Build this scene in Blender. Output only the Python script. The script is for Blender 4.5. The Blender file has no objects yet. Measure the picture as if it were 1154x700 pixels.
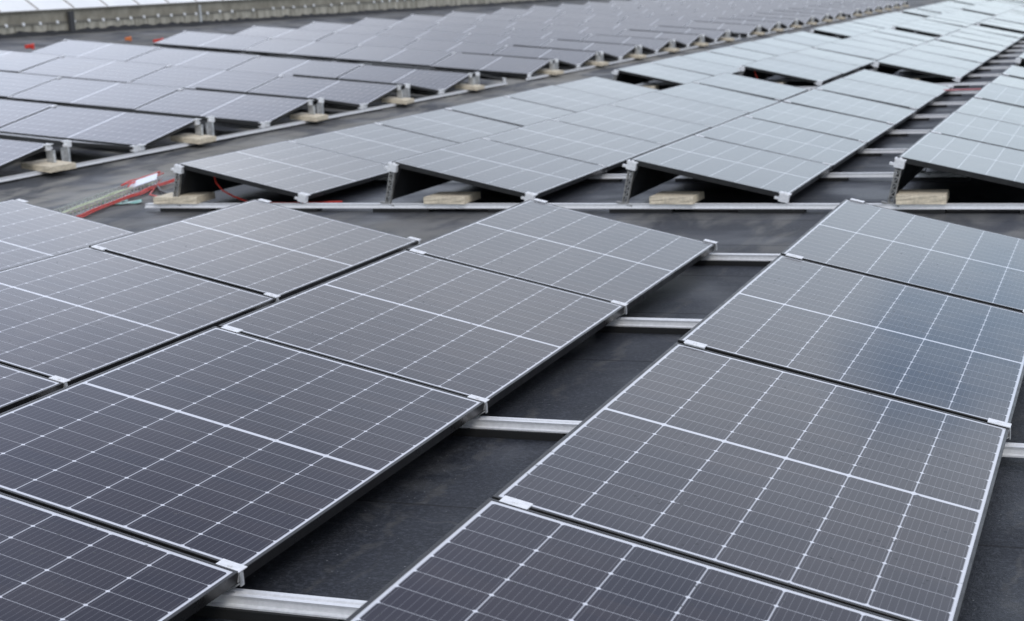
import bpy, bmesh, math, random
from mathutils import Matrix, Vector
random.seed(7)
R = math.radians
scene = bpy.context.scene
COL = scene.collection

# ------------------------------------------------------------------ camera, sky, sun, exposure
cam_d = bpy.data.cameras.new('camera')
cam = bpy.data.objects.new('camera', cam_d)
COL.objects.link(cam)
CAM_POS = Vector((6.9583, -8.8307, 1.6099))
cam.location = CAM_POS
CAM_ROT = (1.3723, 0.0499, 0.3607)
cam.rotation_euler = CAM_ROT
FPX = 1829.3
cam_d.sensor_fit = 'HORIZONTAL'
cam_d.sensor_width = 36.0
cam_d.lens = FPX / 1154 * 36
cam_d.clip_start = 0.05
cam_d.clip_end = 1000
cam_d.dof.use_dof = True
cam_d.dof.focus_distance = 5.2
cam_d.dof.aperture_fstop = 5.0
cam_d.dof.aperture_blades = 7
scene.camera = cam

SUN_EL, SUN_AZ = R(50), R(-50)          # azimuth measured from +X towards +Y
sun_dir = Vector((math.cos(SUN_EL) * math.cos(SUN_AZ), math.cos(SUN_EL) * math.sin(SUN_AZ), math.sin(SUN_EL)))
w = bpy.data.worlds.new('World')
scene.world = w
w.use_nodes = True
nt = w.node_tree
nt.nodes.clear()
wo = nt.nodes.new('ShaderNodeOutputWorld')
bg = nt.nodes.new('ShaderNodeBackground')
sky = nt.nodes.new('ShaderNodeTexSky')
sky.sky_type = 'NISHITA'
sky.sun_disc = False
sky.sun_elevation = SUN_EL
sky.sun_rotation = math.pi / 2 - SUN_AZ
sky.air_density = 1.0
sky.dust_density = 0.4
SKY_STRENGTH = 0.12
bg.inputs['Strength'].default_value = SKY_STRENGTH
tc = nt.nodes.new('ShaderNodeTexCoord')
# cloud deck: an overcast layer with soft thinner places where the blue comes through
mp = nt.nodes.new('ShaderNodeMapping')
mp.inputs['Scale'].default_value = (1.0, 1.0, 2.6)
mp.inputs['Location'].default_value = (0.3, 0.1, 0.0)
nz = nt.nodes.new('ShaderNodeTexNoise')
nz.inputs['Scale'].default_value = 3.2
nz.inputs['Detail'].default_value = 5
nz.inputs['Roughness'].default_value = 0.5
cr = nt.nodes.new('ShaderNodeValToRGB')
cr.color_ramp.elements[0].position = 0.30
cr.color_ramp.elements[0].color = (4.55, 5.05, 5.85, 1)
cr.color_ramp.elements[1].position = 0.70
cr.color_ramp.elements[1].color = (6.4, 6.85, 7.6, 1)
# one thin place in the cloud deck
hole_dir = Vector((0.010, 0.967, 0.246)).normalized()
dot = nt.nodes.new('ShaderNodeVectorMath'); dot.operation = 'DOT_PRODUCT'
dot.inputs[1].default_value = hole_dir
hr = nt.nodes.new('ShaderNodeMapRange')
hr.interpolation_type = 'SMOOTHSTEP'
hr.inputs['From Min'].default_value = math.cos(R(4.2))
hr.inputs['From Max'].default_value = math.cos(R(0.4))
hr.inputs['To Min'].default_value = 0.93
hr.inputs['To Max'].default_value = 0.20
mix = nt.nodes.new('ShaderNodeMix'); mix.data_type = 'RGBA'
L_ = nt.links.new
L_(tc.outputs['Generated'], mp.inputs['Vector'])
L_(mp.outputs['Vector'], nz.inputs['Vector'])
L_(nz.outputs['Fac'], cr.inputs['Fac'])
L_(tc.outputs['Generated'], dot.inputs[0])
hn = nt.nodes.new('ShaderNodeTexNoise')
hn.inputs['Scale'].default_value = 13.0
hn.inputs['Detail'].default_value = 4
L_(tc.outputs['Generated'], hn.inputs['Vector'])
hm = nt.nodes.new('ShaderNodeMath'); hm.operation = 'MULTIPLY_ADD'
hm.inputs[1].default_value = 0.006
L_(hn.outputs['Fac'], hm.inputs[0])
hs = nt.nodes.new('ShaderNodeMath'); hs.operation = 'SUBTRACT'
hs.inputs[1].default_value = 0.0032
L_(dot.outputs['Value'], hm.inputs[2])
L_(hm.outputs['Value'], hs.inputs[0])
L_(hs.outputs['Value'], hr.inputs['Value'])
L_(hr.outputs['Result'], mix.inputs[0])
L_(sky.outputs['Color'], mix.inputs[6])
# an overcast deck that is brighter low down, where the cloud thins towards the horizon
sx = nt.nodes.new('ShaderNodeSeparateXYZ')
gr = nt.nodes.new('ShaderNodeValToRGB')
els = gr.color_ramp.elements
for p_, v_ in ((0.0, (1.06, 1.12, 1.09)), (0.15, (1.08, 1.13, 1.12)), (0.25, (1.04, 1.06, 1.07)), (0.33, (1.22, 1.18, 1.15)), (0.39, (0.95, 0.95, 0.99)),
               (0.50, (0.58, 0.57, 0.65)), (1.0, (0.76, 0.79, 0.86))):
    e_ = els[0] if p_ == 0.0 else (els[-1] if p_ == 1.0 else els.new(p_))
    e_.color = (*v_, 1)
L_(tc.outputs['Generated'], sx.inputs['Vector'])
L_(sx.outputs['Z'], gr.inputs['Fac'])
# deck brightened towards the left, added to lift the left panels' reflections
dl = nt.nodes.new('ShaderNodeVectorMath'); dl.operation = 'DOT_PRODUCT'
dl.inputs[1].default_value = Vector((-0.80, 0.52, 0.32)).normalized()
lr = nt.nodes.new('ShaderNodeMapRange'); lr.interpolation_type = 'SMOOTHSTEP'
lr.inputs['From Min'].default_value = 0.82
lr.inputs['From Max'].default_value = 0.99
lr.inputs['To Min'].default_value = 1.0
lr.inputs['To Max'].default_value = 2.5
L_(tc.outputs['Generated'], dl.inputs[0])
L_(dl.outputs['Value'], lr.inputs['Value'])
gm = nt.nodes.new('ShaderNodeVectorMath'); gm.operation = 'MULTIPLY'
L_(gr.outputs['Color'], gm.inputs[0])
L_(cr.outputs['Color'], gm.inputs[1])
mu = nt.nodes.new('ShaderNodeVectorMath'); mu.operation = 'SCALE'
L_(gm.outputs['Vector'], mu.inputs[0])
L_(lr.outputs['Result'], mu.inputs['Scale'])
L_(mu.outputs['Vector'], mix.inputs[7])
L_(mix.outputs[2], bg.inputs['Color'])
L_(bg.outputs['Background'], wo.inputs['Surface'])

sun_d = bpy.data.lights.new('sun', 'SUN')
sun_d.energy = 0.8
sun_d.angle = R(25)
sun_d.color = (1.0, 0.97, 0.93)
sun = bpy.data.objects.new('sun', sun_d)
COL.objects.link(sun)
sun.rotation_euler = (-sun_dir).to_track_quat('-Z', 'Y').to_euler()

scene.view_settings.view_transform = 'Standard'
scene.view_settings.look = 'None'
scene.view_settings.exposure = 0.45
scene.view_settings.gamma = 1.0
scene.view_settings.use_curve_mapping = False

# ------------------------------------------------------------------ layout numbers (metres)
S, LP = 1.134, 1.750            # panel short and long side of the right-hand fields
LQ = 1.822                       # panel long side in the ridge field on the left
PY = 1.7707                     # pitch of panels along a row
PX = 1.8334                     # pitch of rows
TILT = 0.2261
ZL = 0.12
ZH = ZL + S * math.sin(TILT)
SW = S * math.cos(TILT)
RAIL_TOP = 0.06


def zright(y):
    # gentle falls of the right-hand roof: down to the joint behind the middle block, a small rise, then down again
    if y < 2.0:
        return 0.0
    if y < 12.7:
        return -0.0066 * (y - 2.0)
    if y < 13.5:
        return -0.0706 + (y - 12.7) / 0.8 * 0.0406
    return -0.030 - 0.0055 * (y - 13.5)


def zleft(x, y):
    return 0.05 + 0.1062 * (-2.56 - x) - 0.0055 * (y - 8.0)


def zroof(x, y):
    a, b = zright(y), zleft(x, y)
    d = b - a
    return a + 0.5 * (d + math.sqrt(d * d + 0.0004))


CR = cam.rotation_euler.to_matrix()


def in_view(pts, margin=0.10):
    ok = False
    for q in pts:
        d = CR.transposed() @ (Vector(q) - CAM_POS)
        if d.z > -0.3:
            continue
        x = d.x / -d.z * FPX / 577
        y = d.y / -d.z * FPX / 350
        if abs(x) < 1 + margin and abs(y) < 1 + margin:
            ok = True
    return ok


# ------------------------------------------------------------------ materials
def mat(name):
    m = bpy.data.materials.new(name)
    m.use_nodes = True
    n = m.node_tree
    b = n.nodes['Principled BSDF']
    return m, n, b


def nd(n, t, **kw):
    x = n.nodes.new(t)
    for k, v in kw.items():
        setattr(x, k, v)
    return x


def mth(n, op, a, b=None, c=None):
    x = n.nodes.new('ShaderNodeMath')
    x.operation = op
    for i, v in enumerate((a, b, c)):
        if v is None:
            continue
        if isinstance(v, (int, float)):
            x.inputs[i].default_value = v
        else:
            n.links.new(v, x.inputs[i])
    return x.outputs[0]


def sstep(n, v, lo, hi, a=0.0, b=1.0):
    x = n.nodes.new('ShaderNodeMapRange')
    x.interpolation_type = 'SMOOTHSTEP'
    n.links.new(v, x.inputs['Value'])
    x.inputs['From Min'].default_value = lo
    x.inputs['From Max'].default_value = hi
    x.inputs['To Min'].default_value = a
    x.inputs['To Max'].default_value = b
    return x.outputs['Result']


def mixc(n, f, a, b):
    x = n.nodes.new('ShaderNodeMix')
    x.data_type = 'RGBA'
    for i, v in ((0, f), (6, a), (7, b)):
        if isinstance(v, (int, float)):
            x.inputs[i].default_value = v
        elif isinstance(v, tuple):
            x.inputs[i].default_value = (*v, 1)
        else:
            n.links.new(v, x.inputs[i])
    return x.outputs[2]


def noise(n, vec, scale, detail=3, rough=0.5, dist=0.0):
    x = n.nodes.new('ShaderNodeTexNoise')
    x.inputs['Scale'].default_value = scale
    x.inputs['Detail'].default_value = detail
    x.inputs['Roughness'].default_value = rough
    x.inputs['Distortion'].default_value = dist
    if vec is not None:
        n.links.new(vec, x.inputs['Vector'])
    return x.outputs['Fac']


def bump(n, h, strength, dist=0.01):
    x = n.nodes.new('ShaderNodeBump')
    x.inputs['Strength'].default_value = strength
    x.inputs['Distance'].default_value = dist
    n.links.new(h, x.inputs['Height'])
    return x.outputs['Normal']


def simple(name, col, rough=0.5, metal=0.0, var=0.15, scale=18.0, bmp=0.0):
    m, n, b = mat(name)
    t = nd(n, 'ShaderNodeTexCoord')
    f = noise(n, t.outputs['Object'], scale, 4, 0.6)
    lo = tuple(c * (1 - var) for c in col)
    hi = tuple(min(1, c * (1 + var)) for c in col)
    n.links.new(mixc(n, sstep(n, f, 0.3, 0.7), lo, hi), b.inputs['Base Color'])
    n.links.new(sstep(n, f, 0.3, 0.7, max(0.05, rough - 0.08), min(1, rough + 0.08)), b.inputs['Roughness'])
    b.inputs['Metallic'].default_value = metal
    if bmp:
        n.links.new(bump(n, f, bmp), b.inputs['Normal'])
    return m


def glass_material(name, length, cell, tint_warm):
    """laminated module: half-cut cells, ribbon lines and backsheet seen through the front glass"""
    m, n, b = mat(name)
    uv = nd(n, 'ShaderNodeUVMap')
    uv.uv_map = 'UVMap'
    sp = nd(n, 'ShaderNodeSeparateXYZ')
    n.links.new(uv.outputs['UV'], sp.inputs['Vector'])
    x, y = sp.outputs['X'], sp.outputs['Y']
    k = length / LP
    mx = 0.018
    pc = (S - 2 * mx) / 6
    pr = 0.0937 * k
    cg = 0.008 * k
    ux = mth(n, 'DIVIDE', mth(n, 'SUBTRACT', x, mx), pc)
    fx = mth(n, 'FRACT', ux)
    dx = mth(n, 'MULTIPLY', mth(n, 'MINIMUM', fx, mth(n, 'SUBTRACT', 1.0, fx)), pc)
    yc = mth(n, 'SUBTRACT', mth(n, 'ABSOLUTE', mth(n, 'SUBTRACT', y, length / 2)), cg)
    fy = mth(n, 'FRACT', mth(n, 'DIVIDE', yc, pr))
    dy = mth(n, 'MULTIPLY', mth(n, 'MINIMUM', fy, mth(n, 'SUBTRACT', 1.0, fy)), pr)
    col_l = sstep(n, dx, 0.0012, 0.0025, 1, 0)
    row_l = sstep(n, dy, 0.0005, 0.0014, 1, 0)
    dia = sstep(n, mth(n, 'ADD', dx, dy), 0.0062, 0.0090, 1, 0)
    mid = sstep(n, yc, -0.0008, 0.0008, 1, 0)
    out_y = sstep(n, yc, 9 * pr - 0.0008, 9 * pr + 0.0008)
    out_x = mth(n, 'MAXIMUM', sstep(n, ux, -0.004, 0.004, 1, 0), sstep(n, ux, 5.996, 6.004))
    edge = mth(n, 'MAXIMUM', mth(n, 'MAXIMUM', out_y, out_x), mid)
    fb = mth(n, 'FRACT', mth(n, 'MULTIPLY', fx, 10.0))
    db = mth(n, 'ABSOLUTE', mth(n, 'SUBTRACT', fb, 0.5))
    bus = mth(n, 'MULTIPLY', sstep(n, db, 0.015, 0.06, 1, 0), 0.13)
    lines = mth(n, 'MAXIMUM', mth(n, 'MULTIPLY', col_l, 0.66), mth(n, 'MULTIPLY', row_l, 0.62))
    lines = mth(n, 'MAXIMUM', lines, mth(n, 'MULTIPLY', dia, 1.0))
    lines = mth(n, 'MAXIMUM', lines, mth(n, 'MULTIPLY', edge, 0.95))
    lines = mth(n, 'MAXIMUM', lines, bus)
    oi = nd(n, 'ShaderNodeObjectInfo')
    # cell to cell tone, plus a tone for the whole panel
    ci = nd(n, 'ShaderNodeCombineXYZ')
    n.links.new(mth(n, 'FLOOR', ux), ci.inputs['X'])
    n.links.new(mth(n, 'FLOOR', mth(n, 'DIVIDE', y, pr)), ci.inputs['Y'])
    n.links.new(mth(n, 'MULTIPLY', oi.outputs['Random'], 90.0), ci.inputs['Z'])
    wn = nd(n, 'ShaderNodeTexWhiteNoise')
    n.links.new(ci.outputs['Vector'], wn.inputs['Vector'])
    tone = mth(n, 'ADD', mth(n, 'MULTIPLY', wn.outputs['Value'], 0.55), mth(n, 'MULTIPLY', oi.outputs['Random'], 0.45))
    c = mixc(n, tone, cell, tint_warm)
    c = mixc(n, lines, c, (0.74, 0.75, 0.78))
    # light film of dust, rain spots and specks (they belong to the glass)
    cv = nd(n, 'ShaderNodeCombineXYZ')
    n.links.new(x, cv.inputs['X']); n.links.new(y, cv.inputs['Y'])
    n.links.new(mth(n, 'MULTIPLY', oi.outputs['Random'], 40.0), cv.inputs['Z'])
    film = noise(n, cv.outputs['Vector'], 2.2, 4, 0.6, 0.6)
    f1 = mth(n, 'MULTIPLY', sstep(n, film, 0.40, 0.78), mth(n, 'ADD', mth(n, 'MULTIPLY', oi.outputs['Random'], 1.2), 0.4))
    c = mixc(n, mth(n, 'MULTIPLY', f1, 0.10), c, (0.20, 0.18, 0.17))
    vo = nd(n, 'ShaderNodeTexVoronoi')
    vo.inputs['Scale'].default_value = 26
    n.links.new(cv.outputs['Vector'], vo.inputs['Vector'])
    clump = noise(n, cv.outputs['Vector'], 4.0, 2, 0.5)
    spot = mth(n, 'MULTIPLY', sstep(n, vo.outputs['Distance'], 0.10, 0.16, 1, 0), sstep(n, clump, 0.47, 0.56))
    c = mixc(n, mth(n, 'MULTIPLY', spot, 0.8), c, (0.010, 0.010, 0.012))
    n.links.new(c, b.inputs['Base Color'])
    rg = mth(n, 'ADD', mth(n, 'MULTIPLY', f1, 0.05), 0.085)
    rg = mth(n, 'ADD', rg, mth(n, 'MULTIPLY', spot, 0.25))
    n.links.new(rg, b.inputs['Roughness'])
    b.inputs['IOR'].default_value = 1.48
    n.links.new(bump(n, noise(n, cv.outputs['Vector'], 1.1, 2, 0.5), 0.05, 0.02), b.inputs['Normal'])
    return m


def roof_material():
    m, n, b = mat('bitumen_roof')
    t = nd(n, 'ShaderNodeTexCoord')
    P = t.outputs['Object']
    sp = nd(n, 'ShaderNodeSeparateXYZ')
    n.links.new(P, sp.inputs['Vector'])
    X, Y = sp.outputs['X'], sp.outputs['Y']
    grain = noise(n, P, 75, 4, 0.8)
    mott = noise(n, P, 5.0, 5, 0.65)
    big = noise(n, P, 0.55, 4, 0.6, 0.8)
    mp_ = nd(n, 'ShaderNodeMapping')
    mp_.inputs['Scale'].default_value = (1.0, 0.22, 1.0)
    n.links.new(P, mp_.inputs['Vector'])
    streak = noise(n, mp_.outputs['Vector'], 2.2, 5, 0.62, 1.0)
    c = mixc(n, sstep(n, mott, 0.3, 0.7), (0.008, 0.0098, 0.0145), (0.016, 0.019, 0.026))
    # lighter mineral specks
    vo = nd(n, 'ShaderNodeTexVoronoi')
    vo.inputs['Scale'].default_value = 36
    n.links.new(P, vo.inputs['Vector'])
    spk = mth(n, 'MULTIPLY', sstep(n, vo.outputs['Distance'], 0.05, 0.14, 1, 0), sstep(n, noise(n, P, 9, 2), 0.5, 0.62))
    c = mixc(n, mth(n, 'MULTIPLY', spk, 0.9), c, (0.26, 0.265, 0.27))
    c = mixc(n, mth(n, 'MULTIPLY', sstep(n, grain, 0.52, 0.64), 0.70), c, (0.066, 0.072, 0.086))
    g2 = noise(n, P, 42, 3, 0.75)
    c = mixc(n, mth(n, 'MULTIPLY', sstep(n, g2, 0.50, 0.62), 0.55), c, (0.052, 0.057, 0.070))
    # silt dried in the valley walkway (along x about -2) and in the cross walkway (y about 1)
    dv = mth(n, 'ABSOLUTE', mth(n, 'ADD', X, 2.0))
    valley = sstep(n, dv, 0.5, 2.3, 1, 0)
    dc = mth(n, 'ABSOLUTE', mth(n, 'SUBTRACT', Y, 1.15))
    cross = mth(n, 'MULTIPLY', sstep(n, dc, 0.25, 1.3, 1, 0), 0.6)
    cross = mth(n, 'MAXIMUM', cross, sstep(n, X, -9.0, -5.5, 0.55, 0.0))
    place = mth(n, 'MAXIMUM', valley, cross)
    silt = sstep(n, mth(n, 'ADD', mth(n, 'MULTIPLY', streak, 0.75), mth(n, 'MULTIPLY', big, 0.25)), 0.42, 0.57)
    base_silt = mth(n, 'MULTIPLY', place, mth(n, 'ADD', mth(n, 'MULTIPLY', silt, 0.72), 0.10))
    few = mth(n, 'MULTIPLY', mth(n, 'MULTIPLY', sstep(n, big, 0.56, 0.66), sstep(n, mott, 0.36, 0.6)), 0.10)
    sf = mth(n, 'MAXIMUM', base_silt, few)
    c = mixc(n, sf, c, (0.27, 0.255, 0.22))
    # drip stains with a pale rim
    rim = mth(n, 'ABSOLUTE', mth(n, 'SUBTRACT', noise(n, P, 1.5, 3, 0.55, 0.5), 0.56))
    rimm = mth(n, 'MULTIPLY', sstep(n, rim, 0.002, 0.012, 1, 0), mth(n, 'MULTIPLY', sstep(n, mott, 0.40, 0.62), 0.16))
    c = mixc(n, rimm, c, (0.16, 0.15, 0.13))
    # tide line left by water running off the low edge of each row
    u = mth(n, 'MULTIPLY', mth(n, 'FRACT', mth(n, 'DIVIDE', mth(n, 'SUBTRACT', X, 1.105), 1.8334)), 1.8334)
    wob = mth(n, 'SUBTRACT', mth(n, 'MULTIPLY', noise(n, P, 3.4, 4, 0.65), 0.34), 0.08)
    du = mth(n, 'SUBTRACT', u, wob)
    tl = mth(n, 'MULTIPLY', sstep(n, mth(n, 'ABSOLUTE', du), 0.006, 0.028, 1, 0), sstep(n, mott, 0.38, 0.6))
    tl = mth(n, 'MULTIPLY', tl, sstep(n, X, 0.5, 1.0))
    c = mixc(n, mth(n, 'MULTIPLY', tl, 0.30), c, (0.13, 0.12, 0.10))
    # welded laps of the felt, every metre
    fy = mth(n, 'FRACT', mth(n, 'ADD', Y, 0.83))
    seam = sstep(n, mth(n, 'ABSOLUTE', mth(n, 'SUBTRACT', fy, 0.5)), 0.004, 0.010, 1, 0)
    lap = sstep(n, fy, 0.49, 0.51)
    c = mixc(n, mth(n, 'MULTIPLY', seam, 0.7), c, (0.012, 0.012, 0.013))
    n.links.new(c, b.inputs['Base Color'])
    wet = sstep(n, noise(n, P, 0.9, 3, 0.5), 0.42, 0.62)
    n.links.new(mth(n, 'ADD', mth(n, 'MULTIPLY', mth(n, 'SUBTRACT', 1.0, wet), 0.30), mth(n, 'ADD', 0.42, mth(n, 'MULTIPLY', sf, 0.25))), b.inputs['Roughness'])
    h = mth(n, 'ADD', mth(n, 'MULTIPLY', grain, 0.5), mth(n, 'MULTIPLY', mott, 0.8))
    h = mth(n, 'ADD', h, mth(n, 'MULTIPLY', lap, 0.8))
    n.links.new(bump(n, h, 0.8, 0.008), b.inputs['Normal'])
    return m


M = {}
M['roof'] = roof_material()
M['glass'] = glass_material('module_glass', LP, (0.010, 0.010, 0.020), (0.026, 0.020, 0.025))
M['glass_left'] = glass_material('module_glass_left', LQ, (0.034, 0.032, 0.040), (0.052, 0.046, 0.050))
M['alu'] = simple('mill_aluminium', (0.78, 0.78, 0.78), 0.5, 0.1, 0.06, 60)
M['frame'] = simple('black_anodised_frame', (0.016, 0.0155, 0.015), 0.34, 0.0, 0.1, 12)
M['galv'] = simple('galvanised_steel', (0.55, 0.56, 0.56), 0.5, 0.4, 0.25, 40)
M['clamp'] = simple('clamp_aluminium', (0.84, 0.84, 0.84), 0.5, 0.1, 0.08, 60)
M['back'] = simple('backsheet_shade_and_felt', (0.012, 0.012, 0.013), 0.6)  # underside painted dark for the shade beneath panels; black felt shares it
M['deflector'] = simple('deflector_sheet', (0.06, 0.062, 0.066), 0.55, 0.3, 0.2, 8)
M['rubber'] = simple('rubber', (0.012, 0.012, 0.012), 0.8)
M['slab'] = simple('concrete_slab', (0.70, 0.61, 0.46), 0.92, 0, 0.14, 34, 0.25)
M['red'] = simple('red_cable', (0.70, 0.045, 0.025), 0.45, 0, 0.1)
M['orange'] = simple('orange_plug', (0.75, 0.22, 0.06), 0.5)
M['black_cable'] = simple('black_cable', (0.012, 0.012, 0.012), 0.5)
M['green'] = simple('green_cable', (0.50, 0.55, 0.36), 0.5, 0, 0.2)
M['mint'] = simple('mint_film', (0.22, 0.45, 0.38), 0.35, 0, 0.2)
M['white_sheet'] = simple('white_sheet_metal', (0.72, 0.77, 0.82), 0.4, 0, 0.05)
M['cladding'] = simple('white_cladding', (0.90, 0.90, 0.88), 0.5, 0, 0.04, 1.5)
M['seam'] = simple('cladding_joint', (0.36, 0.33, 0.30), 0.7)
M['coping'] = simple('coping_metal', (0.17, 0.155, 0.13), 0.6, 0.2)
M['post'] = simple('weathered_steel', (0.30, 0.295, 0.28), 0.55, 0.4, 0.3, 30)
M['red_pale'] = simple('faded_red_conduit', (0.55, 0.20, 0.21), 0.5)
M['drain'] = simple('dark_gap', (0.05, 0.05, 0.052), 0.8)


def wall_material(name, a, b2, sc, streaky):
    m, n, b = mat(name)
    t = nd(n, 'ShaderNodeTexCoord')
    mp_ = nd(n, 'ShaderNodeMapping')
    mp_.inputs['Scale'].default_value = (1, 1.6, 0.5) if streaky else (1, 1, 1)
    n.links.new(t.outputs['Object'], mp_.inputs['Vector'])
    f = noise(n, mp_.outputs['Vector'], sc, 5, 0.65)
    n.links.new(mixc(n, sstep(n, f, 0.3, 0.7), a, b2), b.inputs['Base Color'])
    b.inputs['Roughness'].default_value = 0.9
    n.links.new(bump(n, f, 0.4, 0.01), b.inputs['Normal'])
    return m


M['wall_top'] = wall_material('weathered_render', (0.20, 0.182, 0.142), (0.33, 0.305, 0.245), 2.4, False)
M['upstand'] = wall_material('mineral_felt_upstand', (0.24, 0.222, 0.178), (0.50, 0.465, 0.385), 2.5, True)


# ------------------------------------------------------------------ mesh helpers
class MB:
    def __init__(s):
        s.bm = bmesh.new()
        s.uv = None

    def box(s, lo, hi, mx=None, mi=0):
        x0, y0, z0 = lo
        x1, y1, z1 = hi
        co = [(x0, y0, z0), (x1, y0, z0), (x1, y1, z0), (x0, y1, z0), (x0, y0, z1), (x1, y0, z1), (x1, y1, z1), (x0, y1, z1)]
        vs = [s.bm.verts.new(mx @ Vector(c) if mx else c) for c in co]
        for f in ((0, 3, 2, 1), (4, 5, 6, 7), (0, 1, 5, 4), (1, 2, 6, 5), (2, 3, 7, 6), (3, 0, 4, 7)):
            s.bm.faces.new([vs[i] for i in f]).material_index = mi
        return vs

    def prism(s, prof, axis, a, b, mx=None, mi=0):
        """closed profile (2D, counter-clockwise) extruded along axis x, y or z from a to b"""
        def p3(q, t):
            v = {'x': (t, q[0], q[1]), 'y': (q[0], t, q[1]), 'z': (q[0], q[1], t)}[axis]
            return mx @ Vector(v) if mx else Vector(v)
        A = [s.bm.verts.new(p3(q, a)) for q in prof]
        B = [s.bm.verts.new(p3(q, b)) for q in prof]
        nn = len(prof)
        fs = [s.bm.faces.new(A), s.bm.faces.new(B[::-1])]
        for i in range(nn):
            fs.append(s.bm.faces.new((A[i], B[i], B[(i + 1) % nn], A[(i + 1) % nn])))
        for f in fs:
            f.material_index = mi

    def bar(s, p, q, wd, th, up=(0, 0, 1), mi=0):
        p, q = Vector(p), Vector(q)
        d = (q - p)
        L = d.length
        d.normalize()
        u = Vector(up)
        sd = d.cross(u).normalized()
        u = sd.cross(d).normalized()
        mx = Matrix((( sd.x, u.x, d.x, p.x), (sd.y, u.y, d.y, p.y), (sd.z, u.z, d.z, p.z), (0, 0, 0, 1)))
        s.box((-wd / 2, -th / 2, 0), (wd / 2, th / 2, L), mx, mi)

    def tube(s, pts, r, seg=8, mi=0):
        pts = [Vector(p) for p in pts]
        rings = []
        for i, p in enumerate(pts):
            d = (pts[min(i + 1, len(pts) - 1)] - pts[max(i - 1, 0)]).normalized()
            u = Vector((0, 0, 1)) if abs(d.z) < 0.9 else Vector((1, 0, 0))
            a = d.cross(u).normalized()
            c = a.cross(d)
            rings.append([s.bm.verts.new(p + r * (math.cos(2 * math.pi * k / seg) * a + math.sin(2 * math.pi * k / seg) * c)) for k in range(seg)])
        for i in range(len(rings) - 1):
            for k in range(seg):
                f = s.bm.faces.new((rings[i][k], rings[i][(k + 1) % seg], rings[i + 1][(k + 1) % seg], rings[i + 1][k]))
                f.smooth = True
                f.material_index = mi
        s.bm.faces.new(rings[0][::-1]).material_index = mi
        s.bm.faces.new(rings[-1]).material_index = mi

    def build(s, name, mats, parent=None, bevel=0.0, smooth=False):
        bmesh.ops.recalc_face_normals(s.bm, faces=s.bm.faces)
        if bevel:
            bmesh.ops.bevel(s.bm, geom=list(s.bm.edges), offset=bevel, segments=1, affect='EDGES', profile=0.7)
        me = bpy.data.meshes.new(name)
        s.bm.to_mesh(me)
        s.bm.free()
        for m in (mats if isinstance(mats, (list, tuple)) else [mats]):
            me.materials.append(m)
        return obj(name, me, parent)


def obj(name, me, parent=None):
    o = bpy.data.objects.new(name, me)
    COL.objects.link(o)
    if parent:
        o.parent = parent
    return o


def tag(o, label=None, cat=None, group=None, kind=None):
    for k, v in (('label', label), ('category', cat), ('group', group), ('kind', kind)):
        if v:
            o[k] = v
    return o


def empty(name, mx):
    o = bpy.data.objects.new(name, None)
    COL.objects.link(o)
    o.empty_display_size = 0.1
    o.matrix_world = mx
    return o


def copy_tree(o, parent=None):
    c = o.copy()
    COL.objects.link(c)
    if parent:
        c.parent = parent
    for ch in list(o.children):
        copy_tree(ch, c)
    return c


ORD = ['nearest', 'second', 'third', 'fourth', 'fifth', 'sixth', 'seventh', 'eighth', 'ninth', 'tenth', 'eleventh', 'twelfth',
       'thirteenth', 'fourteenth', 'fifteenth', 'sixteenth', 'seventeenth', 'eighteenth', 'nineteenth', 'twentieth',
       'twenty-first', 'twenty-second', 'twenty-third', 'twenty-fourth', 'twenty-fifth']
NTH = ['first'] + ORD[1:]

# ------------------------------------------------------------------ roof
bm = bmesh.new()
xs = [-13.06, -11, -9, -7, -5, -4.2, -3.8, -3.5, -3.2, -3.0, -2.8, -2.6, -2.45, -2.3, -2.15, -2.0, -1.85, -1.7, -1.5, -1.2, -0.8, 0, 3, 6, 10, 20, 40]
ys = [-14, -10, -6, -3, 0, 2, 4, 6, 8, 10, 12.7, 13.5, 17, 22, 28, 35, 45, 60, 80, 110, 160]
grid = [[bm.verts.new((x, y, zroof(x, y))) for x in xs] for y in ys]
for j in range(len(ys) - 1):
    for i in range(len(xs) - 1):
        f = bm.faces.new((grid[j][i], grid[j][i + 1], grid[j + 1][i + 1], grid[j + 1][i]))
        f.smooth = True
me = bpy.data.meshes.new('flat_roof')
bm.to_mesh(me); bm.free()
me.materials.append(M['roof'])
tag(obj('roof', me), kind='structure')

# ------------------------------------------------------------------ parapet wall with felt upstand and pale cladding behind
WX = -13.0
wall = empty('parapet_wall', Matrix.Translation((WX, 10, 0.9)))
tag(wall, 'long low grey parapet wall with felt upstand behind the left panel field', 'wall')
mb = MB()
mb.box((-0.30, -14, -0.9), (0.0, 90, 0.64))
mb.build('wall', M['wall_top'], wall)
mb = MB()
y = -10.0
while y < 80:
    wd = random.uniform(0.42, 0.62)
    yy = y + 10
    hh = 0.415 + random.uniform(-0.008, 0.008)
    zb = zleft(WX + 0.03, yy) - 0.9 - 0.05
    off = random.uniform(0.0, 0.012)
    mb.box((0.003 + off, y, zb), (0.022 + off, y + wd - random.uniform(0.008, 0.035), hh))
    y += wd
mb.build('felt_upstand', M['upstand'], wall)
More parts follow.
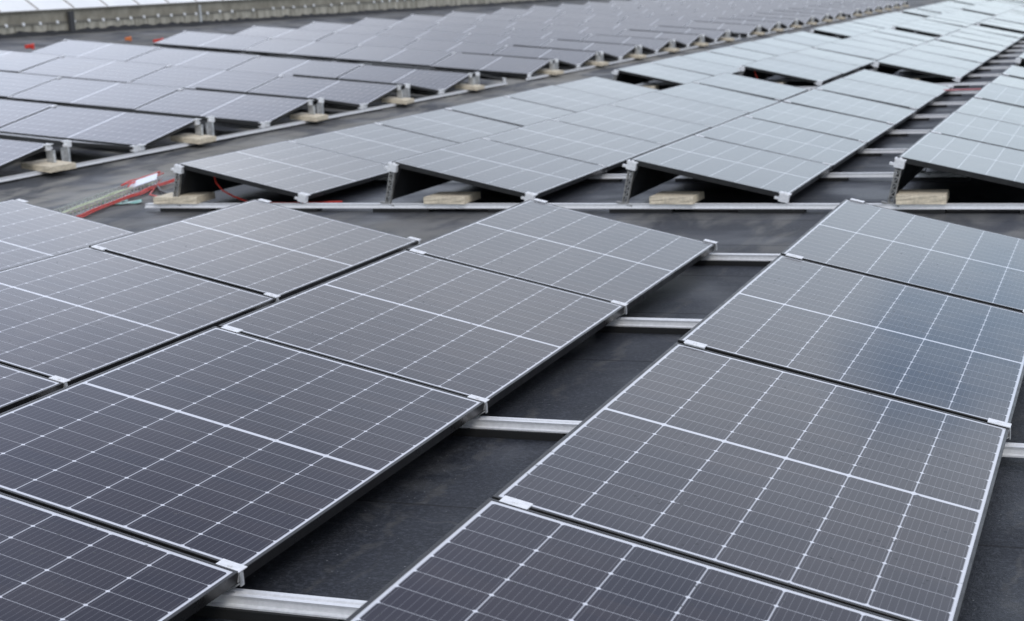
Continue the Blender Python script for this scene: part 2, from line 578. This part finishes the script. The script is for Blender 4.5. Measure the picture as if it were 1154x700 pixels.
# torch-on fillet at the foot: black felt with an uneven upper edge
bm = bmesh.new()
prev = None
y = -10.0
while y < 80:
    zb = zleft(WX, y + 10) - 0.9
    top = zb + 0.045 + 0.05 * random.random() ** 2
    a = bm.verts.new((0.045, y, top)); b_ = bm.verts.new((0.16 + 0.1 * random.random(), y, zleft(WX + 0.2, y + 10) - 0.9 + 0.006))
    c_ = bm.verts.new((0.045, y, zb - 0.05))
    if prev:
        bm.faces.new((prev[0], a, b_, prev[1]))
        bm.faces.new((prev[2], c_, a, prev[0]))
    prev = (a, b_, c_)
    y += random.uniform(0.10, 0.22)
me = bpy.data.meshes.new('felt_fillet'); bm.to_mesh(me); bm.free(); me.materials.append(M['back'])
obj('felt_fillet', me, wall)
mb = MB(); mb.box((-0.36, -14, 0.642), (0.035, 90, 0.672)); mb.build('coping', M['coping'], wall)
mb = MB(); mb.box((0.036, -12, 0.398), (0.046, 85, 0.428)); mb.build('fixing_rail', M['coping'], wall)
# pale fixing discs along the rail
mb = MB()
mb.prism([(0.034 * math.cos(a * math.pi / 5), 0.034 * math.sin(a * math.pi / 5)) for a in range(10)], 'x', 0.047, 0.075)
c0 = mb.build('clip', M['clamp'], wall)
c0.location = (0, 4.6, 0.413)
y = 4.6
for i in range(92):
    y += random.choice((0.5, 0.52, 0.48, 0.55, 0.62, 1.0))
    if y > 62:
        break
    c = c0.copy(); COL.objects.link(c); c.parent = wall
    c.location = (0, y, 0.413 + random.uniform(-0.01, 0.01))
mb = MB(); mb.box((0.048, 8.80, 0.02), (0.10, 8.95, 0.62)); mb.build('downpipe', M['drain'], wall)
mb = MB()
for yy in (13.72,):
    mb.box((0.048, yy, 0.10), (0.085, yy + 0.06, 0.60))
mb.build('conduit', M['galv'], wall)

clad = empty('sheet_roof', Matrix.Translation((WX - 0.05, 10, 1.575)))
tag(clad, 'white sheet-clad sloping roof rising just beyond the low parapet wall', 'roof')
sl = Matrix.Rotation(R(-36), 4, 'Y').inverted()
mb = MB()
mb.prism([(0.0, 0.0), (-4.0, 2.9), (-4.0, 2.8), (0.0, -0.05)], 'y', -14, 90)
mb.build('cladding', M['cladding'], clad)
mb = MB()
y = 5.68
while y < 60:
    mb.bar((0.0, y, 0.006), (-4.0, y, 2.906), 0.035, 0.02, (0, 1, 0))
    y += 1.165
mb.build('joint_strip', M['seam'], clad)


# ------------------------------------------------------------------ solar panel
def make_panel(length, glass_mat):
    root = empty('solar_panel', Matrix.Identity(4))
    lip, dep = 0.010, 0.035
    bm = bmesh.new()
    def ring(inset, z):
        return [bm.verts.new(c) for c in ((inset, inset, z), (S - inset, inset, z), (S - inset, length - inset, z), (inset, length - inset, z))]
    ch = 0.0012
    rs = [ring(0, -dep), ring(0, -ch), ring(ch, 0), ring(lip, 0), ring(lip, -0.004), ring(0.026, -dep + 0.0)]
    for a, b_ in zip(rs, rs[1:]):
        for i in range(4):
            bm.faces.new((a[i], a[(i + 1) % 4], b_[(i + 1) % 4], b_[i]))
    for i in range(4):
        bm.faces.new((rs[5][i], rs[5][(i + 1) % 4], rs[0][(i + 1) % 4], rs[0][i]))
    bmesh.ops.recalc_face_normals(bm, faces=bm.faces)
    me = bpy.data.meshes.new('frame'); bm.to_mesh(me); bm.free(); me.materials.append(M['frame'])
    obj('frame', me, root)
    bm = bmesh.new()
    i = lip - 0.004
    top = [bm.verts.new(c) for c in ((i, i, -0.0018), (S - i, i, -0.0018), (S - i, length - i, -0.0018), (i, length - i, -0.0018))]
    bot = [bm.verts.new((v.co.x, v.co.y, -0.0085)) for v in top]
    ft = bm.faces.new(top)
    fb = bm.faces.new(bot[::-1]); fb.material_index = 1
    for k in range(4):
        f = bm.faces.new((bot[k], bot[(k + 1) % 4], top[(k + 1) % 4], top[k])); f.material_index = 1
    uv = bm.loops.layers.uv.new('UVMap')
    for f in bm.faces:
        for l in f.loops:
            l[uv].uv = (l.vert.co.x, l.vert.co.y)
    me = bpy.data.meshes.new('glass'); bm.to_mesh(me); bm.free()
    me.materials.append(glass_mat); me.materials.append(M['back'])
    obj('glass', me, root)
    mb = MB(); mb.box((0.06, length / 2 - 0.05, -0.032), (0.14, length / 2 + 0.05, -0.009)); mb.build('junction_box', M['rubber'], root)
    return root


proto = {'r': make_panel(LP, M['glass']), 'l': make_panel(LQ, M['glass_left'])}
used = {'r': False, 'l': False}


def frame_mx(origin, xdir, ydir):
    x = Vector(xdir).normalized()
    y = Vector(ydir)
    y = (y - x * y.dot(x)).normalized()
    z = x.cross(y)
    return Matrix(((x.x, y.x, z.x, origin[0]), (x.y, y.y, z.y, origin[1]), (x.z, y.z, z.z, origin[2]), (0, 0, 0, 1)))


def put_panel(kind, mx, label, group, jit=0.0030):
    o = proto[kind] if not used[kind] else copy_tree(proto[kind])
    used[kind] = True
    j = Matrix.Rotation(random.gauss(0, jit), 4, 'X') @ Matrix.Rotation(random.gauss(0, jit), 4, 'Y')
    o.matrix_world = mx @ j
    tag(o, label, 'solar panel', group)
    return o


def corners(mx, length):
    return [mx @ Vector(c) for c in ((0, 0, 0), (S, 0, 0), (S, length, 0), (0, length, 0))]


# ------------------------------------------------------------------ supports: part meshes shared by all the rails
def part_mesh(fn, name, mats):
    mb = MB(); fn(mb)
    o = mb.build(name, mats)
    me = o.data
    bpy.data.objects.remove(o)
    return me


def f_post(mb):                 # perforated upright, leaning with the panel normal; foot at origin, top towards +z
    h, wd = 0.245, 0.034
    for sx in (-1, 1):
        mb.box((sx * wd / 2 - 0.004, -0.016, 0), (sx * wd / 2 + 0.004, 0.016, h))
    n = 6
    for i in range(n):
        z = 0.006 + i * (h - 0.03) / (n - 1)
        mb.box((-wd / 2 + 0.0035, -0.0155, z), (wd / 2 - 0.0035, 0.0155, z + 0.008))
    for i in range(n - 1):
        z = 0.024 + i * (h - 0.03) / (n - 1)
        mb.bar((-wd / 2 + 0.004, 0, z - 0.008), (wd / 2 - 0.004, 0, z + 0.026), 0.006, 0.024, (0, 1, 0))
    mb.box((-0.06, -0.021, -0.006), (0.06, 0.021, 0.004))


def f_post_plain(mb):           # plain channel of the ridge field
    h, wd = 0.17, 0.075
    mb.box((-0.0025, -wd / 2, 0), (0.0025, wd / 2, h))
    mb.box((-0.03, -wd / 2 - 0.003, 0), (0.0025, -wd / 2, h))
    mb.box((-0.03, wd / 2, 0), (0.0025, wd / 2 + 0.003, h))
    mb.box((-0.04, -0.05, -0.005), (0.02, 0.05, 0.003))


def f_head(mb):                 # end clamp block on top of an upright or low bracket
    mb.box((-0.034, -0.024, -0.052), (0.032, 0.020, 0.0))
    mb.box((-0.038, -0.020, 0.0005), (0.038, 0.044, 0.0085))
    mb.box((-0.064, -0.018, -0.042), (-0.0342, 0.012, -0.026))
    mb.prism([(0.010 * math.cos(a * math.pi / 3), 0.010 * math.sin(a * math.pi / 3)) for a in range(6)], 'z', 0.0087, 0.016)


def f_mid(mb):                  # mid clamp plate over the gap between two panels: x along the tilt
    mb.box((-0.037, -0.015, 0.0006), (0.037, 0.030, 0.0036))
    mb.box((-0.035, -0.009, -0.030), (0.035, 0.009, 0.0004))
    mb.prism([(0.0075 * math.cos(a * math.pi / 3), 0.0075 * math.sin(a * math.pi / 3)) for a in range(6)], 'z', 0.0038, 0.0082)


def f_foot(mb):                 # low bracket: upright tab, inclined strip, foot plate on the rail
    mb.box((-0.004, -0.009, -0.040), (-0.001, 0.009, -0.002))
    mb.bar((-0.002, 0.0, -0.030), (-0.055, 0.0, -0.064), 0.016, 0.004, (1, 0, 1))
    mb.box((-0.085, -0.019, -0.0655), (-0.03, 0.019, -0.0615))


def f_pad(mb):
    mb.box((-0.45, -0.046, 0.0), (0.0, 0.046, 0.0278))


ME = {
    'post': part_mesh(f_post, 'post', M['post']),
    'post_plain': part_mesh(f_post_plain, 'post', M['galv']),
    'head': part_mesh(f_head, 'clamp', M['clamp']),
    'mid': part_mesh(f_mid, 'clamp', M['clamp']),
    'foot': part_mesh(f_foot, 'foot', M['galv']),
    'pad': part_mesh(f_pad, 'pad', M['rubber']),
}
RP = [(-0.034, 0.0), (0.034, 0.0), (0.034, 0.005), (0.020, 0.007), (0.020, 0.022), (0.025, 0.032), (0.008, 0.032),
      (0.006, 0.026), (-0.006, 0.026), (-0.008, 0.032), (-0.025, 0.032), (-0.020, 0.022), (-0.020, 0.007), (-0.034, 0.005)]
RAIL_ME = {}


def rail_mesh(length):
    key = round(length, 3)
    if key not in RAIL_ME:
        def fn(mb):
            mb.prism(RP, 'x', 0, length)
        RAIL_ME[key] = part_mesh(fn, 'profile', M['alu'])
    return RAIL_ME[key]


def child(name, me, parent, mx):
    o = obj(name, me, parent)
    o.matrix_local = mx
    return o


T = Matrix.Translation
TILTM = Matrix.Rotation(TILT, 4, 'Y')


def support_rail(y, rows, x0, x1, ends, label, group, zoff):
    """one rail across the rows with everything bolted to it; ends: None = panel joint, +1/-1 = the rail under the far/near end of a field"""
    root = empty('mounting_rail', T((x0, y, zoff)))
    child('profile', rail_mesh(x1 - x0), root, T((0, 0, 0.028)))
    tag(root, label, 'rail', group)
    for r in rows:
        xl = r * PX - x0
        mx = T((xl + 0.05, 0, ZH)) @ TILTM                     # on the panel surface near the high edge
        if ends is None:
            child('clamp', ME['mid'], root, T((xl, 0, ZH)) @ TILTM @ T((0.064, 0, 0)))
            child('clamp', ME['mid'], root, T((xl, 0, ZH)) @ TILTM @ T((S - 0.034, 0, 0)))
            yp = 0
        else:
            fl = Matrix.Identity(4) if ends < 0 else Matrix.Scale(-1, 4, (0, 1, 0))
            if ends > 0:
                fl = Matrix.Rotation(0, 4, 'Z')
            yp = 0
        # upright under the high edge, leaning
        p = child('post', ME['post'], root, T((xl - 0.035, yp, RAIL_TOP)) @ TILTM)
        if ends is not None:
            off = 0.022 if ends < 0 else -0.024
            child('clamp', ME['head'], p, T((0, 0, 0.298)) @ (Matrix.Identity(4) if ends < 0 else Matrix.Rotation(math.pi, 4, 'Z')))
        lo = T((xl, yp, ZH)) @ TILTM @ T((S, 0, 0))
        fo = child('foot', ME['foot'], root, T((xl + SW + 0.004, yp, ZL)))
        if ends is not None:
            child('clamp', ME['head'], fo, T((-0.012, 0, 0.004)) @ TILTM)
    n = int((x1 - x0) / 0.9)
    for i in range(n):
        child('pad', ME['pad'], root, T((0.6 + i * 0.92, 0, 0.0)))
    return root


# ------------------------------------------------------------------ the right-hand fields (single tilt, rows along y)
ROWN_NEAR = ['far-left', 'left', 'centre', 'right']
FIELDS = [
    # name, start y (near end), panels, rows, group phrase
    ('near', -4 * PY + 0.0487, 4, range(0, 4)),
    ('middle', 2.0412, 6, range(0, 5)),
    ('back', 13.60, 8, range(0, 5)),
    ('distant', 28.90, 8, range(0, 4)),
    ('farthest', 44.20, 8, range(0, 3)),
    ('last', 59.50, 4, range(0, 2)),
]
ROWW = ['leftmost', 'second', 'third', 'fourth', 'fifth']
for fi, (fname, ys0, npan, rows) in enumerate(FIELDS):
    zo = zright(ys0 + (npan * PY) / 2 if fi > 1 else 0)
    slope = (0.0, -0.0066, -0.0055, -0.0055, -0.0055, -0.0055)[fi]
    kept = {}
    for r in rows:
        for k in range(npan):
            y0 = ys0 + k * PY
            z0 = zright(ys0) + slope * k * PY
            mx = frame_mx((r * PX + (0.0155 if fi else 0), y0 - 0.014, ZH + z0), (math.cos(TILT), 0, -math.sin(TILT)), (0, 1, slope))
            if not in_view(corners(mx, LP), 0.12 if fi < 2 else 0.05):
                continue
            kept.setdefault(r, []).append(k)
            if fi == 0:
                b_ = npan - 1 - k          # 0 = farthest
                lab = {0: 'at the far end', 1: 'second from the far end', 2: 'third from the far end', 3: 'cut by the bottom of the picture'}[b_]
                label = f'dark sharp solar panel {lab} of the {ROWN_NEAR[r]} foreground row'
                if b_ == 3 and r < 2:
                    label = f'dark solar panel nearest the camera in the {ROWN_NEAR[r]} foreground row'
                grp = 'solar panels of the foreground rows'
            else:
                pos = 'nearest' if k == 0 else ORD[k]
                end = 'front' if k == 0 else ('rearmost' if k == npan - 1 else NTH[k])
                block = {1: 'middle block beyond the cross walkway', 2: 'pale block behind the middle block', 3: 'second pale block in the distance',
                         4: 'third pale block in the distance', 5: 'last pale block at the horizon'}[fi]
                label = f'{end} grey panel, {ROWW[r]} row, {block}'
                grp = {1: 'solar panels of the middle block', 2: 'solar panels of the pale block behind'}.get(fi, 'solar panels of the distant pale blocks')
            put_panel('r', mx, label, grp, 0.0014 if fi == 0 else 0.0030)
    if not kept:
        continue
    rs = sorted(kept)
    kmin = min(min(v) for v in kept.values())
    for k in range(kmin, npan + 1):
        rr = [r for r in rs if (k in kept[r]) or (k - 1 in kept[r])]
        if not rr:
            continue
        x0 = rr[0] * PX - 0.30 if fi else rr[0] * PX - 0.12
        x1 = rr[-1] * PX + SW + 0.45
        ends = -1 if k == 0 else (1 if k == npan and fi else None)
        y = ys0 + k * PY - 0.0245
        if k == 0:
            y = ys0 - 0.021
        if k == npan:
            y = ys0 + npan * PY - 0.0487 + 0.021
        wh = {0: 'in the foreground', 1: 'of the middle block', 2: 'of the pale block behind', 3: 'of the second pale block', 4: 'of the third pale block', 5: 'of the last pale block'}[fi]
        which = 'front end' if k == 0 else ('rear end' if k == npan else f'{NTH[k - 1]} joint')
        if fi == 0:
            which = {0: 'rear end', 1: 'first joint from the rear', 2: 'second joint from the rear', 3: 'third joint from the rear'}.get(npan - k, 'near end')
        support_rail(y, rr, x0, x1, ends, f'silver roof rail under the {which} of the panels {wh}', 'aluminium rails under the panel rows', zright(ys0) + slope * k * PY)
    # wind deflector behind the high edge of each row: one folded dark sheet per row
    for r in rs:
        ka, kb = min(kept[r]), max(kept[r])
        ya, yb = ys0 + ka * PY + 0.03, ys0 + (kb + 1) * PY - 0.08
        x = r * PX + (0.0155 if fi else 0)
        root = empty('wind_deflector', T((x, ya, zright(ys0) + slope * ka * PY)))
        mb = MB()
        L_def = yb - ya
        dz = slope * L_def
        mb.prism([(-0.062, 0.075), (-0.060, 0.075), (0.0, ZH - 0.046), (0.05, ZH - 0.058), (0.05, ZH - 0.0595), (-0.0015, ZH - 0.0475), (-0.061, 0.0768), (-0.10, 0.0768), (-0.10, 0.075)][::-1], 'y', 0, L_def)
        mb.build('sheet', M['deflector'], root)
        if slope:
            root.rotation_euler = (math.atan(slope), 0, 0)
        wh = {0: ROWN_NEAR[r] + ' foreground row' if fi == 0 else '', 1: f'{ROWW[r]} row of the middle block', 2: f'{ROWW[r]} row of the pale block behind',
              3: f'{ROWW[r]} row of the second pale block', 4: f'{ROWW[r]} row of the third pale block', 5: f'{ROWW[r]} row of the last pale block'}[fi]
        tag(root, f'dark wind sheet closing the high side of the {wh}', 'wind deflector', 'dark wind deflector sheets')

# ------------------------------------------------------------------ the ridge field on the left (rows along x, panels back to back)
XE, P0, ZLQ, ZHQ = -2.5598, 2.637, 0.1498, 0.3204
RUN = math.sqrt(S * S - (ZHQ - ZLQ) ** 2)
GH, Y00, SL = 0.2772, 2.7665, 0.1062
G2, G3 = 1.0998, 0.9885
PQ = 1.832


def left_mx(n, y, z, facing):
    x = XE - (n + 1) * PQ + (PQ - LQ)         # left end of the panel
    lift = SL * (XE - x)
    if facing > 0:                            # high edge at y, falls towards the camera
        return frame_mx((x, y, z + lift), (0, -RUN, -(ZHQ - ZLQ)), (1, 0, -SL))
    x2 = x + LQ                               # away-facing: local y runs to -x
    return frame_mx((x2, y, z + SL * (XE - x2)), (0, RUN, -(ZHQ - ZLQ)), (-1, 0, SL))


def tent_y(k):
    return Y00 + k * P0 + (G2 if k > 4 else 0) + (G3 if k > 10 else 0) + (1.0 if k > 16 else 0)


def tent_dz(y):
    return -0.0054 * (y - 8)


COLW = ['aisle-end', 'second', 'third', 'fourth', 'fifth']
NT = 23
for k in range(NT):
    y0 = tent_y(k)
    ncol = 5 if k < 4 else 4
    for n in range(ncol):
        mx = left_mx(n, y0 + RUN, ZHQ + tent_dz(y0), 1)
        if in_view(corners(mx, LQ), 0.06):
            pos = 'at the aisle end' if n == 0 else f'{COLW[n]} from the aisle'
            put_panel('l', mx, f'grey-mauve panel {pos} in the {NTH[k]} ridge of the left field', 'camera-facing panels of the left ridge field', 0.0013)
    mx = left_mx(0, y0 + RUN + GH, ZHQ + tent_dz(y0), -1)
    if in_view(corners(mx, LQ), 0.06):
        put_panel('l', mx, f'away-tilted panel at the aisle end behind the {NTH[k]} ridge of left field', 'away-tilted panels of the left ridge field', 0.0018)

# rails along y under the panel ends; one per sub-field and per joint
SUBS = [(0, 4), (5, 10), (11, 16), (17, 22)]
SUBW = ['first', 'second', 'third', 'fourth']
aF = math.asin((ZHQ - ZLQ) / S)
for si, (ka, kb) in enumerate(SUBS):
    ya, yb = tent_y(ka) - 0.12, tent_y(kb) + 2 * RUN + GH + 0.08
    for n in range(0, 5):
        if n == 0:
            x = XE - 0.012
        elif n < 4:
            x = XE - n * PQ + 0.021
        else:
            x = XE - n * PQ + 0.021
        yc = (ya + yb) / 2
        zt = zleft(x, ya)
        if not in_view([(x, ya + (yb - ya) * i / 6, zt + 0.15) for i in range(7)], 0.03):
            continue
        ang = math.atan(-0.0054)
        root = empty('mounting_rail', T((x, ya, zleft(x, ya))) @ Matrix.Rotation(math.pi / 2, 4, 'Z') @ Matrix.Rotation(-ang, 4, 'Y'))
        child('profile', rail_mesh(yb - ya), root, T((0, 0, 0.017)))
        pos = 'along the aisle edge' if n == 0 else f'under {NTH[n - 1]} joint from the aisle'
        tag(root, f'silver rail {pos}, {SUBW[si]} left section', 'rail', 'aluminium rails of the left ridge field')
        e = SL * (XE - x)
        base = 0.05 - 0.0
        for k in range(ka, kb + 1):
            yy = tent_y(k) - ya
            # local frame: x along world y, y along world -x
            hz = ZHQ - 0.05 + 0.0
            lz = ZLQ - 0.05
            # heights of panel surfaces above the roof plane at this rail
            surf = lambda q: q - 0.05
            tf = Matrix.Rotation(-aF, 4, 'Y')
            tb = Matrix.Rotation(aF, 4, 'Y')
            if n == 0:
                for (px_, rot) in ((yy + RUN + 0.012, 0), (yy + RUN + GH - 0.012, 1)):
                    p = child('post', ME['post_plain'], root, T((px_, 0, 0.05)) @ Matrix.Rotation(0.0 if rot else math.pi, 4, 'Z'))
                    child('clamp', ME['head'], p, T((0.03, 0, hz - 0.046)))
                for (px_, s_) in ((yy - 0.012, 1), (yy + 2 * RUN + GH + 0.012, -1)):
                    fo = child('foot', ME['foot'], root, T((px_, 0, lz + 0.006)) @ Matrix.Rotation(0 if s_ < 0 else math.pi, 4, 'Z'))
                    child('clamp', ME['head'], fo, T((-0.012, 0, 0.004)))
            else:
                child('clamp', ME['mid'], root, T((yy + 0.05, 0, lz)) @ tf @ T((0, 0, 0.003)))
                child('clamp', ME['mid'], root, T((yy + RUN - 0.05, 0, hz)) @ tf @ T((0, 0, 0.003)))
        if n == 0:
            for i in range(int((yb - ya) / 1.3)):
                child('pad', ME['pad'], root, T((0.7 + i * 1.3, 0, -0.011)))

# ------------------------------------------------------------------ ballast slabs
def make_slab():
    mb = MB()
    mb.box((-0.19, -0.15, 0.0), (0.19, 0.15, 0.062))
    bm = mb.bm
    bmesh.ops.subdivide_edges(bm, edges=list(bm.edges), cuts=4, use_grid_fill=True)
    for v in bm.verts:
        v.co += Vector((random.gauss(0, 0.0016), random.gauss(0, 0.0016), random.gauss(0, 0.0007)))
    return mb.build('ballast_slab', M['slab'], None, bevel=0.0)


slab = make_slab()
first_slab = True


def put_slab(x, y, z, rz, label, group, sc=(1, 1, 1), ry=0.0):
    global first_slab
    o = slab if first_slab else slab.copy()
    if not first_slab:
        COL.objects.link(o)
    first_slab = False
    o.location = (x, y, z)
    o.rotation_euler = (0, ry, rz)
    o.scale = sc
    tag(o, label, 'slab', group)


MIDW = ['leftmost post of the middle block, by the red cable', 'second front post of the middle block', 'third front post of the middle block', 'fourth front post of the middle block']
for r, (xx, sc) in enumerate(((-0.02, (1.0, 1, 0.85)), (2.27, (0.86, 1, 0.8)), (3.98, (0.82, 1, 0.8)), (5.66, (0.84, 1, 0.95)))):
    put_slab(xx, 2.13, 0.062, random.uniform(-0.05, 0.05), f'beige concrete slab on the front rail beside the {MIDW[r]}', 'ballast slabs of the middle block', sc)
for fi in (2, 3):
    for r in range(0, 4 if fi == 2 else 3):
        ys0 = FIELDS[fi][1]
        if in_view([(r * PX + 0.4, ys0, 0.1)], 0.0):
            put_slab(r * PX + 0.42, ys0 + 0.10, 0.062 + zright(ys0), random.uniform(-0.05, 0.05),
                     f'concrete slab in the dark opening under the {ROWW[r]} row of the {"pale block behind" if fi == 2 else "second pale block"}', 'ballast slabs of the pale blocks', (0.85, 1, 0.9))
for k in range(NT):
    y = tent_y(k) + RUN - 0.06
    x = XE - 0.02
    if in_view([(x, y, 0.1)], 0.02):
        put_slab(x, y + random.uniform(-0.06, 0.06), zleft(x, y) + 0.052, random.uniform(-0.12, 0.12),
                 f'beige concrete slab on the aisle rail by the {NTH[k]} ridge posts of left field', 'ballast slabs along the aisle rail', (0.95, 1.15, 0.85), 0.1)


# ------------------------------------------------------------------ cable tray and cables in the cross walkway
A, B = Vector((-0.70, 1.30, 0.0)), Vector((-1.36, 4.00, 0.0))
d = (B - A); LT = d.length
ang = math.atan2(d.y, d.x)
tray = empty('cable_tray', T((A.x, A.y, 0.012)) @ Matrix.Rotation(ang, 4, 'Z'))
tag(tray, 'perforated galvanised cable tray holding green and red cables on the walkway', 'cable tray')
mb = MB()
WT, HT = 0.17, 0.06
mb.box((0, -WT / 2, 0), (LT * 0.86, WT / 2, 0.002))
for sy in (-1, 1):
    y = sy * WT / 2
    mb.box((0, y - 0.001, 0.0021), (LT * 0.86, y + 0.001, 0.014))
    mb.box((0, y - 0.001, HT - 0.012), (LT * 0.86, y + 0.001, HT))
    x = 0.0
    while x < LT * 0.86 - 0.03:
        mb.box((x, y - 0.0009, 0.0141), (x + 0.028, y + 0.0009, HT - 0.0121))
        x += 0.085
mb.build('tray', M['galv'], tray)


def wig(x0, x1, y, z, amp, n=22, seed=0):
    rnd = random.Random(seed)
    ph = rnd.uniform(0, 6)
    return [(x0 + (x1 - x0) * i / n, y + amp * math.sin(ph + i * 0.55) + amp * 0.4 * math.sin(i * 1.3 + ph), z + 0.004 * math.sin(i * 0.9 + ph)) for i in range(n + 1)]


def cable(name, pts, r, m, label, group=None, mx=None):
    mb = MB()
    mb.tube([mx @ Vector(p) if mx else p for p in pts], r)
    o = mb.build(name, m)
    tag(o, label, 'cable', group)
    return o


tm = T((A.x, A.y, 0.012)) @ Matrix.Rotation(ang, 4, 'Z')
mb = MB()
for i in range(5):
    mb.tube([tm @ Vector(p) for p in wig(0.0, LT * 0.84, -0.02 + 0.018 * i, 0.022 + 0.012 * (i % 2), 0.006, 22, i)], 0.008)
tag(mb.build('cable_bundle', M['green']), 'pale green-yellow cables bundled in the walkway cable tray', 'cable')
mb = MB()
for i in range(3):
    mb.tube([tm @ Vector(p) for p in wig(0.05, LT * 0.93, -0.125 - 0.018 * i, 0.012 + 0.010 * (i % 2), 0.012, 26, 10 + i)], 0.006)
tag(mb.build('cable_bundle', M['red']), 'bright red cables lying beside the perforated tray on the walkway', 'cable')
mb = MB()
for i in range(3):
    mb.tube([tm @ Vector(p) for p in wig(LT * 0.62, LT * 0.97, 0.02 + 0.014 * i, 0.06 + 0.008 * i, 0.02, 12, 20 + i)], 0.006)
tag(mb.build('cable_loop', M['red']), 'short red cable loops lying on top of the tray end', 'cable')
cable('black_cable', [(-1.40, 3.9, 0.02), (-1.1, 3.4, 0.02), (-0.8, 3.0, 0.025), (-0.5, 2.7, 0.03), (-0.25, 2.45, 0.03)], 0.012, M['black_cable'],
      'black cable sagging from the tray end towards the first slab')
cable('red_cable', [(0.16, 2.30, 0.335), (0.17, 2.28, 0.26), (0.20, 2.26, 0.19), (0.26, 2.25, 0.13), (0.34, 2.26, 0.085), (0.45, 2.30, 0.03), (0.75, 2.38, 0.012), (1.2, 2.45, 0.012)], 0.007, M['red'],
      'red cable hanging in an arc under the first middle-block panel')
cable('red_cable', [(-1.28, 3.75, 0.03), (-1.0, 3.2, 0.02), (-0.75, 2.75, 0.03), (-0.45, 2.55, 0.02), (-0.1, 2.5, 0.02)], 0.006, M['red'],
      'red cable running from the tray to the corner post')
cable('red_cable', [(1.99, 13.72, 0.28), (2.02, 13.70, 0.2), (2.06, 13.69, 0.12), (2.1, 13.7, 0.05)], 0.006, M['red'],
      'red cable hanging in the dark opening under the pale second row')
# red conduit across the gap beside the fourth middle row
cable('red_conduit', [(4.3, 12.05, 0.045), (4.8, 12.03, 0.05), (5.3, 12.04, 0.05), (5.65, 12.05, 0.045)], 0.012, M['red_pale'],
      'pinkish red conduit crossing the gap between the third and fourth middle rows')
# pale sheet leaning on the tray end
mb = MB()
mb.box((-0.13, -0.09, -0.002), (0.13, 0.09, 0.002))
o = mb.build('metal_plate', M['white_sheet'])
o.matrix_world = T((-1.12, 3.22, 0.085)) @ Matrix.Rotation(0.5, 4, 'Z') @ Matrix.Rotation(0.20, 4, 'X') @ Matrix.Rotation(-0.28, 4, 'Y')
tag(o, 'pale bluish metal plate lying tilted over the cable tray end', 'plate')
# crumpled green film on the felt
bm = bmesh.new()
rows_ = []
for j in range(5):
    rows_.append([bm.verts.new((-0.05 + i * 0.07 + random.uniform(-0.012, 0.012), j * 0.045 + random.uniform(-0.01, 0.01), 0.006 + abs(random.gauss(0, 0.012)))) for i in range(7)])
for j in range(4):
    for i in range(6):
        if random.random() < 0.85:
            bm.faces.new((rows_[j][i], rows_[j][i + 1], rows_[j + 1][i + 1], rows_[j + 1][i]))
bmesh.ops.delete(bm, geom=[v for v in bm.verts if not v.link_faces], context='VERTS')
r_ = bmesh.ops.solidify(bm, geom=list(bm.faces), thickness=0.002)
me = bpy.data.meshes.new('film'); bm.to_mesh(me); bm.free(); me.materials.append(M['mint'])
o = obj('plastic_film', me)
o.matrix_world = T((-0.86, 2.25, 0.004)) @ Matrix.Rotation(0.5, 4, 'Z') @ Matrix.Scale(0.8, 4)
tag(o, 'crumpled mint green plastic film lying beside the red cables', 'film')
# red and orange cable ends at the far end of the left ridges
def coil(x, y, m, label, r=0.09, dz=0.03):
    z = zleft(x, y) + dz
    pts = []
    for i in range(30):
        a = i * 0.5
        pts.append((x + r * math.cos(a) * 0.9, y + 2.0 * r * math.sin(a), z + 0.004 * i * 0.6))
    cable('cable_coil', pts, 0.014, m, label)
coil(-10.12, 13.75, M['red'], 'red cable coil hung at the far corner of the fifth left ridge', 0.05, 0.14)
coil(-10.35, 17.95, M['red'], 'red cable coil at the far corner of the sixth left ridge', 0.07)
coil(-10.95, 17.85, M['orange'], 'orange cable coil on the felt near the low parapet wall', 0.04)
